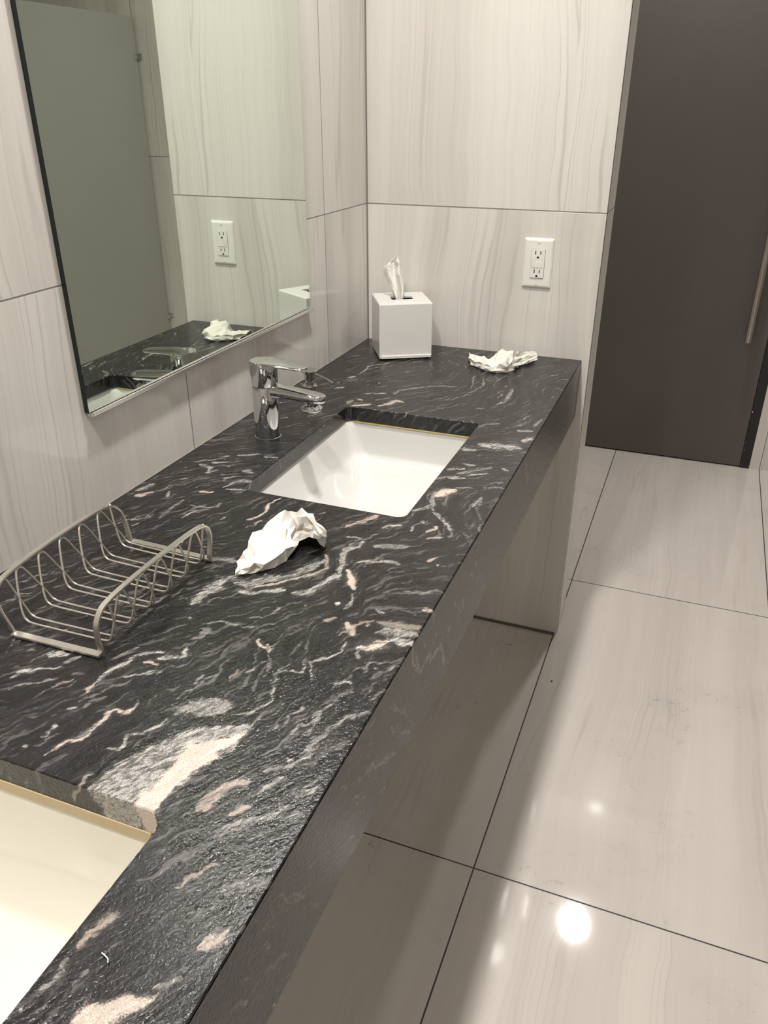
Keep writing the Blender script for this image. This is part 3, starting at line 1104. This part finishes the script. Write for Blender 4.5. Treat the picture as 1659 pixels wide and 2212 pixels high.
for dz in (.0484, -.0484):
    bm = bmesh.new()
    add_lathe(bm, [(.0032, 0), (.0030, .0008), (.0015, .0013)], n=20)
    bm.transform(Matrix.Translation((0, -.0060, dz)) @ Matrix.Rotation(math.radians(90), 4, 'X'))
    sc = obj('screw', bm, M_PLATE, ot, True)
    box('screw_slot', (-.0004, .0004, -.0075, -.0070, dz - .0024, dz + .0024), M_SEAM, sc)

# ---------------------------------------------------------------- tissue box cover
BA = math.atan2(.067, .115)
tb = thing('tissue_box_cover', 'white square acrylic tissue box cover in the counter corner', 'tissue box', (.1295, -.0930, H), BA)
hb, ht = .0655, .1365
bm = bmesh.new()
n = 6
rings = [[(x, y, z) for x, y in rr(0, 0, a, a, r, n)] for a, r, z in ((hb, .003, .004), (hb, .003, ht - .003), (hb - .0009, .0028, ht - .0009), (hb - .003, .002, ht))]
for a, b, r, z in ((.0275, .0215, .007, ht), (.027, .021, .0065, ht - .001), (.027, .021, .0065, ht - .005)):
    rings.append([(x, y + .002, z) for x, y in rr(0, 0, a, b, r, n)])
rings.append([(x, y, ht - .005) for x, y in rr(0, 0, hb - .005, hb - .005, .001, n)])
rings.append([(x, y, .004) for x, y in rr(0, 0, hb - .005, hb - .005, .001, n)])
rings.append(rings[0])
add_loft(bm, rings)
bmesh.ops.remove_doubles(bm, verts=bm.verts[:], dist=1e-6)
obj('cover', bm, M_ACRYL, tb)
bm = bmesh.new()
add_box(bm, -hb + .004, hb - .002, -hb - .0035, -hb + .005, .003, .0105, .0012)
obj('front_lip', bm, M_ACRYL, tb)
bm = bmesh.new()
add_box(bm, -hb + .006, hb - .006, -hb + .006, hb - .006, 0, .004)
obj('base_tray', bm, M_DARK, tb)
tcart = thing('tissue_carton', 'teal printed carton seen through the opening of the white cover', 'carton', (.1295, -.0930, H + .0045), BA)
bm = bmesh.new()
rings = [[(x, y, z) for x, y in rr(0, 0, a, b, .004, 4)] for a, b, z in ((.055, .055, 0), (.055, .055, .118), (.0225, .017, .1185), (.0225, .017, .085))]
add_loft(bm, rings, cap0=True)
obj('carton_shell', bm, M_TEAL, tcart)
bm = bmesh.new()
add_box(bm, -.0225, .004, -.016, .014, .113, .1188)  # black print on one half of the carton top
obj('carton_black_print', bm, M_BLACK, tcart)['label'] = 'black printed half of the carton top'


def sheet(name, ctrl, mat, label, cat, m=10, facet=0.0, fold=.004, seed=1, group=None, thick=.0006, sub=1, ground=None, nf=26, parent=None):
    """crumpled sheet from a control net: smooth interpolation, then random sharp folds"""
    rng = np.random.default_rng(seed)
    C = np.array(ctrl, float)
    A = np.stack([catmull(C[:, j], m) for j in range(C.shape[1])], 1)
    G = np.stack([catmull(A[i], m) for i in range(A.shape[0])], 0)
    nu, nv = G.shape[:2]
    du = np.gradient(G, axis=0)
    dv = np.gradient(G, axis=1)
    N = np.cross(du, dv)
    N /= np.linalg.norm(N, axis=2, keepdims=True) + 1e-12
    disp = np.zeros((nu, nv))
    U, V_ = np.meshgrid(np.linspace(0, 1, nu), np.linspace(0, 1, nv), indexing='ij')
    for k in range(nf + nf // 2):
        small = k >= nf
        a = rng.uniform(0, math.pi)
        c = rng.uniform(-.1, 1.1)
        cu, cv = rng.random(), rng.random()
        d = (U - cu) * math.cos(a) + (V_ - cv) * math.sin(a)
        rad = rng.uniform(.06, .14) if small else rng.uniform(.18, .5)
        fall = np.exp(-((U - cu) ** 2 + (V_ - cv) ** 2) / (2 * rad ** 2))
        wl = rng.uniform(.06, .10) if small else rng.uniform(.20, .55)
        tri = np.abs(((d / wl) % 1) - .5) * 2 - .5
        disp += fold * (wl / .15) * rng.uniform(.4, 1) * tri * fall * rng.choice([-1, 1])
    edge = np.minimum(np.minimum(U, 1 - U), np.minimum(V_, 1 - V_))
    disp *= np.clip(.35 + edge * 5, 0, 1)
    G = G + N * disp[..., None]
    if facet:
        # creased paper: every node of the coarse net pushed in or out, straight facets in between
        amp = np.clip(.35 + edge * 6, 0, 1)[..., None]
        G = G + N * rng.normal(0, facet, (nu, nv))[..., None] * amp + rng.normal(0, facet * .6, G.shape) * amp
    G += rng.normal(0, .00025, G.shape)
    if ground is not None:
        G[..., 2] = np.maximum(G[..., 2], ground)
    org = np.array([G[..., 0].mean(), G[..., 1].mean(), G[..., 2].min()])
    V = (G - org).reshape(-1, 3)
    F = []
    for i in range(nu - 1):
        for j in range(nv - 1):
            a, b, c, d = i * nv + j, (i + 1) * nv + j, (i + 1) * nv + j + 1, i * nv + j + 1
            F += [(a, b, c), (a, c, d)] if rng.random() < .5 else [(a, b, d), (b, c, d)]
    o = pymesh(name, V, F, mat, None, False)
    o.location = org
    md = o.modifiers.new('thickness', 'SOLIDIFY')
    md.thickness = thick
    md.offset = 1.0
    return tag(o, label, cat, group)


def ctrl_from_px(cols, away, zf=(.55, .0), extra=None):
    """columns of (front edge, middle, ridge) pixels with heights; the far side slopes back down"""
    out = []
    for k, col in enumerate(cols):
        pts = [un((px, py), 2, H + z + .0008) for px, py, z in col]
        r = pts[-1]
        f = np.array([r[0] - CAM[0], r[1] - CAM[1]])
        f /= np.hypot(*f)
        hz = r[2] - H
        a = away[k] if isinstance(away, (list, tuple)) else away
        pts.append(np.array([r[0] + f[0] * a * .5, r[1] + f[1] * a * .5, H + .001 + hz * zf[0]]))
        pts.append(np.array([r[0] + f[0] * a, r[1] + f[1] * a, H + .001 + hz * zf[1]]))
        out.append(pts)
    return out


near_cols = [((508, 1243, 0), (510, 1235, .004), (513, 1219, .009)),
             ((550, 1238, 0), (552, 1213, .015), (535, 1188, .020)),
             ((592, 1226, 0), (588, 1192, .022), (567, 1150, .032)),
             ((624, 1202, .003), (618, 1166, .024), (607, 1116, .044)),
             ((648, 1170, .012), (650, 1143, .026), (638, 1107, .050)),
             ((678, 1158, .022), (684, 1146, .034), (672, 1114, .048)),
             ((700, 1183, .003), (706, 1163, .020), (704, 1148, .034))]
sheet('crumpled_tissue', ctrl_from_px(near_cols, [.01, .03, .04, .045, .045, .04, .02]), M_TOWEL,
      'crumpled white paper tissue standing beside the wire rack on the black counter', 'tissue', 3, .0026, .0016, 5, ground=H + .0005, nf=24)
far_cols = [((1017, 787, .003), (1014, 776, .010), (1013, 764, .018)),
            ((1037, 795, .0), (1036, 783, .015), (1036, 771, .020)),
            ((1062, 804, 0), (1063, 790, .014), (1066, 773, .020)),
            ((1093, 804, 0), (1090, 786, .020), (1086, 759, .034)),
            ((1114, 796, 0), (1110, 782, .018), (1108, 764, .030)),
            ((1127, 788, .003), (1129, 778, .013), (1127, 764, .024)),
            ((1161, 777, .006), (1161, 769, .013), (1157, 761, .018))]
sheet('crumpled_tissue', ctrl_from_px(far_cols, [.02, .04, .04, .045, .045, .03, .012]), M_TOWEL,
      'crumpled white tissue lying at the far end of the counter under the outlet', 'tissue', 3, .0030, .0020, 9, ground=H + .0005, nf=24)
yo = [.008, -.010, .006, -.010, .004]
rows = [[(856, 653), (860, 655), (864, 654), (868, 652), (871, 651)], [(845, 628), (853, 631), (861, 626), (868, 623), (873, 624)],
        [(834, 602), (845, 604), (855, 597), (863, 594), (868, 594)], [(826, 580), (838, 577), (849, 569), (858, 566), (864, 571)],
        [(830, 575), (841, 566), (850, 556), (856, 551), (861, 552)]]
sheet('facial_tissue', [[un(p, 1, -.093 + yo[j] * (1.2 - .2 * i)) for j, p in enumerate(r)] for i, r in enumerate(rows)], M_TISSUE,
      'fresh white tissue pulled up out of the white box cover', 'tissue', 8, 0.0, .0010, 3, nf=12, thick=.0004)

# ---------------------------------------------------------------- faucet
fx, fy = .094, -.7255
ft = thing('faucet', 'chrome single lever faucet behind the white sink', 'faucet', (fx, fy, H))
bm = bmesh.new()
add_lathe(bm, [(.0250, 0), (.0250, .0016), (.0238, .0022), (.0237, .05), (.0239, .0985), (.0232, .1003), (.0228, .1008)], n=64)
obj('body', bm, M_CHROME, ft, True)
bm = bmesh.new()
add_lathe(bm, [(.0228, .1012), (.0243, .1022), (.0248, .104), (.0252, .125), (.0254, .1440), (.0250, .1464), (.0243, .1474), (.0005, .1480)], n=64)
cap = obj('handle_cap', bm, M_CHROME, ft, True)
# lever: flat tapering tongue, leaving the cap top towards the sink
bm = bmesh.new()
LX = catmull([(-.012, .0235, .1435, .0040), (.012, .0240, .1444, .0040), (.034, .0222, .1440, .0042), (.056, .0196, .1425, .0042), (.072, .0175, .1412, .0038), (.083, .0125, .1404, .0032), (.0872, .0050, .1402, .002)], 5)
rings = [[(x, w * (abs(math.cos(a)) ** .7) * (1 if math.cos(a) > 0 else -1), z + h * math.sin(a)) for a in np.linspace(0, 2 * math.pi, 25)[:-1]] for x, w, z, h in LX]
add_loft(bm, rings, cap0=True, cap1=True)
obj('lever', bm, M_CHROME, cap, True)
bm = bmesh.new()
SX = catmull([(.0, .0150, .0940, .0120), (.03, .0155, .0930, .0112), (.07, .0160, .0905, .0098), (.100, .0165, .0885, .0088), (.113, .0145, .0878, .0080), (.120, .0090, .0876, .0068), (.1225, .0035, .0876, .004)], 5)
rings = [[(x, w * (abs(math.cos(a)) ** .55) * (1 if math.cos(a) > 0 else -1), z + h * (abs(math.sin(a)) ** .7) * (1 if math.sin(a) > 0 else -1)) for a in np.linspace(0, 2 * math.pi, 33)[:-1]] for x, w, z, h in SX]
add_loft(bm, rings, cap0=True, cap1=True)
sp = obj('spout', bm, M_CHROME, ft, True)
bm = bmesh.new()
add_lathe(bm, [(.0125, .080), (.0125, .0745), (.0140, .0735), (.0195, .0690), (.0200, .0665), (.0185, .0645), (.012, .0640)], .095, 0, 40)
obj('aerator', bm, M_CHROME, sp, True)

# ---------------------------------------------------------------- soap dispenser
sx, sy = .037, -.430
sd = thing('soap_dispenser', 'small chrome soap dispenser with a thin spout behind the faucet', 'soap dispenser', (sx, sy, H))
bm = bmesh.new()
add_lathe(bm, [(.017, 0), (.017, .003), (.0155, .005), (.010, .0055), (.0098, .012)], n=40)
obj('collar', bm, M_CHROME, sd, True)
bm = bmesh.new()
add_lathe(bm, [(.0085, .006), (.0085, .016), (.0125, .0175), (.0140, .031), (.0180, .0335), (.0185, .0375), (.0170, .0392), (.0005, .0400)], n=40)
ph = obj('pump_head', bm, M_CHROME, sd, True)
bm = bmesh.new()
add_tube(bm, catmull([(.010, -.004, .0340), (.032, -.014, .0330), (.058, -.026, .0295), (.072, -.032, .0250)], 6), .0022, n=14)
obj('spout', bm, M_CHROME, ph, True)

# ---------------------------------------------------------------- wire rack
R0 = np.array([[.1235, -1.401], [.2475, -1.397], [.2455, -1.167], [.1135, -1.1635]])  # near-left, near-right, far-right, far-left feet
rk = thing('wire_rack', 'brushed metal wire basket with two arched rails on the counter against the wall', 'rack', (.183, -1.282, H))
RO = np.array([.183, -1.282, 0])


def flat_bar(name, pts, parent, wid=.0070, th=.0032, side=(1, 0, 0)):
    bm = bmesh.new()
    P = [Vector(p) for p in pts]
    rings = []
    sd_ = Vector(side)
    for i, p in enumerate(P):
        t = (P[min(i + 1, len(P) - 1)] - P[max(i - 1, 0)]).normalized()
        s_ = (sd_ - t * sd_.dot(t)).normalized()
        q = t.cross(s_)
        rings.append([tuple(p + s_ * (a * wid / 2) + q * (b * th / 2)) for a, b in ((-1, -.6), (-.9, -1), (.9, -1), (1, -.6), (1, .6), (.9, 1), (-.9, 1), (-1, .6))])
    add_loft(bm, rings, cap0=True, cap1=True)
    return obj(name, bm, M_NICKEL, parent, False)


def arch(near, far, top_off, lean):
    """foot up, round corner, along, round corner, down; 2-D in the (along, height) plane with an outward lean"""
    L = np.hypot(*(far - near))
    d = (far - near) / L
    prof = [(.002, .0015), (.0005, .012), (-.002, .030), (-.001, .045), (.006, .057), (.018, .0635), (.05, .067), (L / 2, .0685), (L - .05, .067), (L - .018, .0635), (L - .006, .057), (L + .001, .045), (L + .002, .030), (L - .0005, .012), (L - .002, .0015)]
    pts = []
    for s, z in catmull(prof, 6):
        o = lean * (z / .067) ** 1.0
        p = near + d * s
        pts.append((p[0] + o, p[1], z))
    return [np.array(p) - np.array([RO[0], RO[1], 0]) for p in pts]


RLEAN, LLEAN = .004, -.020
flat_bar('side_rail', arch(R0[1], R0[2], .067, RLEAN), rk)
flat_bar('side_rail', arch(R0[0], R0[3], .067, LLEAN), rk)
for a, b in ((0, 1), (3, 2)):
    p, q = R0[a] - RO[:2], R0[b] - RO[:2]
    flat_bar('end_bar', [(p[0], p[1], .0030), ((p[0] + q[0]) / 2, (p[1] + q[1]) / 2, .0030), (q[0], q[1], .0030)], rk, .0090, .0040, (0, 1, 0))
NP = 6
for i in range(NP * 2):
    pair, odd = divmod(i, 2)
    t = .09 + (pair + .28 * odd) / NP * .98
    pl = R0[0] + (R0[3] - R0[0]) * t - RO[:2]
    pr_ = R0[1] + (R0[2] - R0[1]) * t - RO[:2]
    sgn = 1 if odd == 0 else -1          # even wires lean to the far side, odd ones to the near side: arches cross
    span = .5 * (1.0 / NP * .98) * (1 + .28)
    along_l, along_r = (R0[3] - R0[0]), (R0[2] - R0[1])
    top = .0635
    sh = span * sgn
    ends = (pair == NP - 1 and odd == 0) or (pair == 0 and odd == 1)
    if ends:
        sh *= .45
    def pt(side, f, z):
        base, al, le = (pl, along_l, LLEAN) if side == 'l' else (pr_, along_r, RLEAN)
        o = le * z / .067
        inn = .006 if side == 'l' else -.006
        k = max(0.0, 1 - z / .02)
        return (base[0] + al[0] * sh * f + o + inn * k * 1.2, base[1] + al[1] * sh * f, z)
    path = [pt('l', 1.0, top), pt('l', .84, top - .0015), pt('l', .66, top - .009), pt('l', .36, .036), pt('l', .10, .018), pt('l', .02, .0085), (pl[0] + .016, pl[1], .0062),
            ((pl[0] + pr_[0]) / 2, (pl[1] + pr_[1]) / 2, .0060), (pr_[0] - .016, pr_[1], .0062), pt('r', .02, .0085), pt('r', .10, .018), pt('r', .36, .036), pt('r', .66, top - .009), pt('r', .84, top - .0015), pt('r', 1.0, top)]
    bm = bmesh.new()
    add_tube(bm, catmull(path, 5), .0014, n=8)
    obj('wire', bm, M_NICKEL, rk, True)

# ---------------------------------------------------------------- small litter
a, b = un((220, 2058), 2, H + .001), un((233, 2080), 2, H + .001)
bm = bmesh.new()
m_ = (a + b) / 2
add_tube(bm, [tuple(p - a) for p in catmull([a, a * .6 + b * .4 + np.array([.0012, .0004, .0006]), b * .7 + a * .3 + np.array([.001, .0008, .0004]), b], 6)], .00045, n=6)
lint = obj('lint_thread', bm, M_TISSUE, None, True)
lint.location = a
tag(lint, 'tiny white lint thread on the black stone beside the near sink', 'lint')
c = un((1192, 1471), 2, 0.001)
bm = bmesh.new()
bmesh.ops.create_icosphere(bm, subdivisions=2, radius=.0022, matrix=Matrix.Diagonal((1, 1.4, .45, 1)))
cr = obj('floor_crumb', bm, M_BLACK, None, True)
cr.location = (c[0], c[1], .001)
tag(cr, 'tiny black crumb on the floor tile near the end of the counter', 'crumb')

# ---------------------------------------------------------------- stall partition (seen in the mirror)
PX = 1.752
pt_ = thing('stall_partition', 'tall grey toilet stall partition panel reflected in the mirror', 'partition', (PX, .5, 0))
box('panel', (0, .025, -1.9, .982, .30, 1.733), M_PARTITION, pt_, .002)
for zz in (1.578, .408):
    bm = bmesh.new()
    add_box(bm, -.004, 0, .962, .9985, zz - .012, zz + .012, .001)
    add_box(bm, -.018, .0, .995, .9988, zz - .012, zz + .012, .001)
    obj('wall_bracket', bm, M_CHROME, pt_)
for yy in (-1.6, -.3):
    bm = bmesh.new()
    add_lathe(bm, [(.035, 0), (.035, .006), (.016, .012), (.016, .31)], .0125, yy, 24)
    obj('leg', bm, M_STEEL, pt_, True)
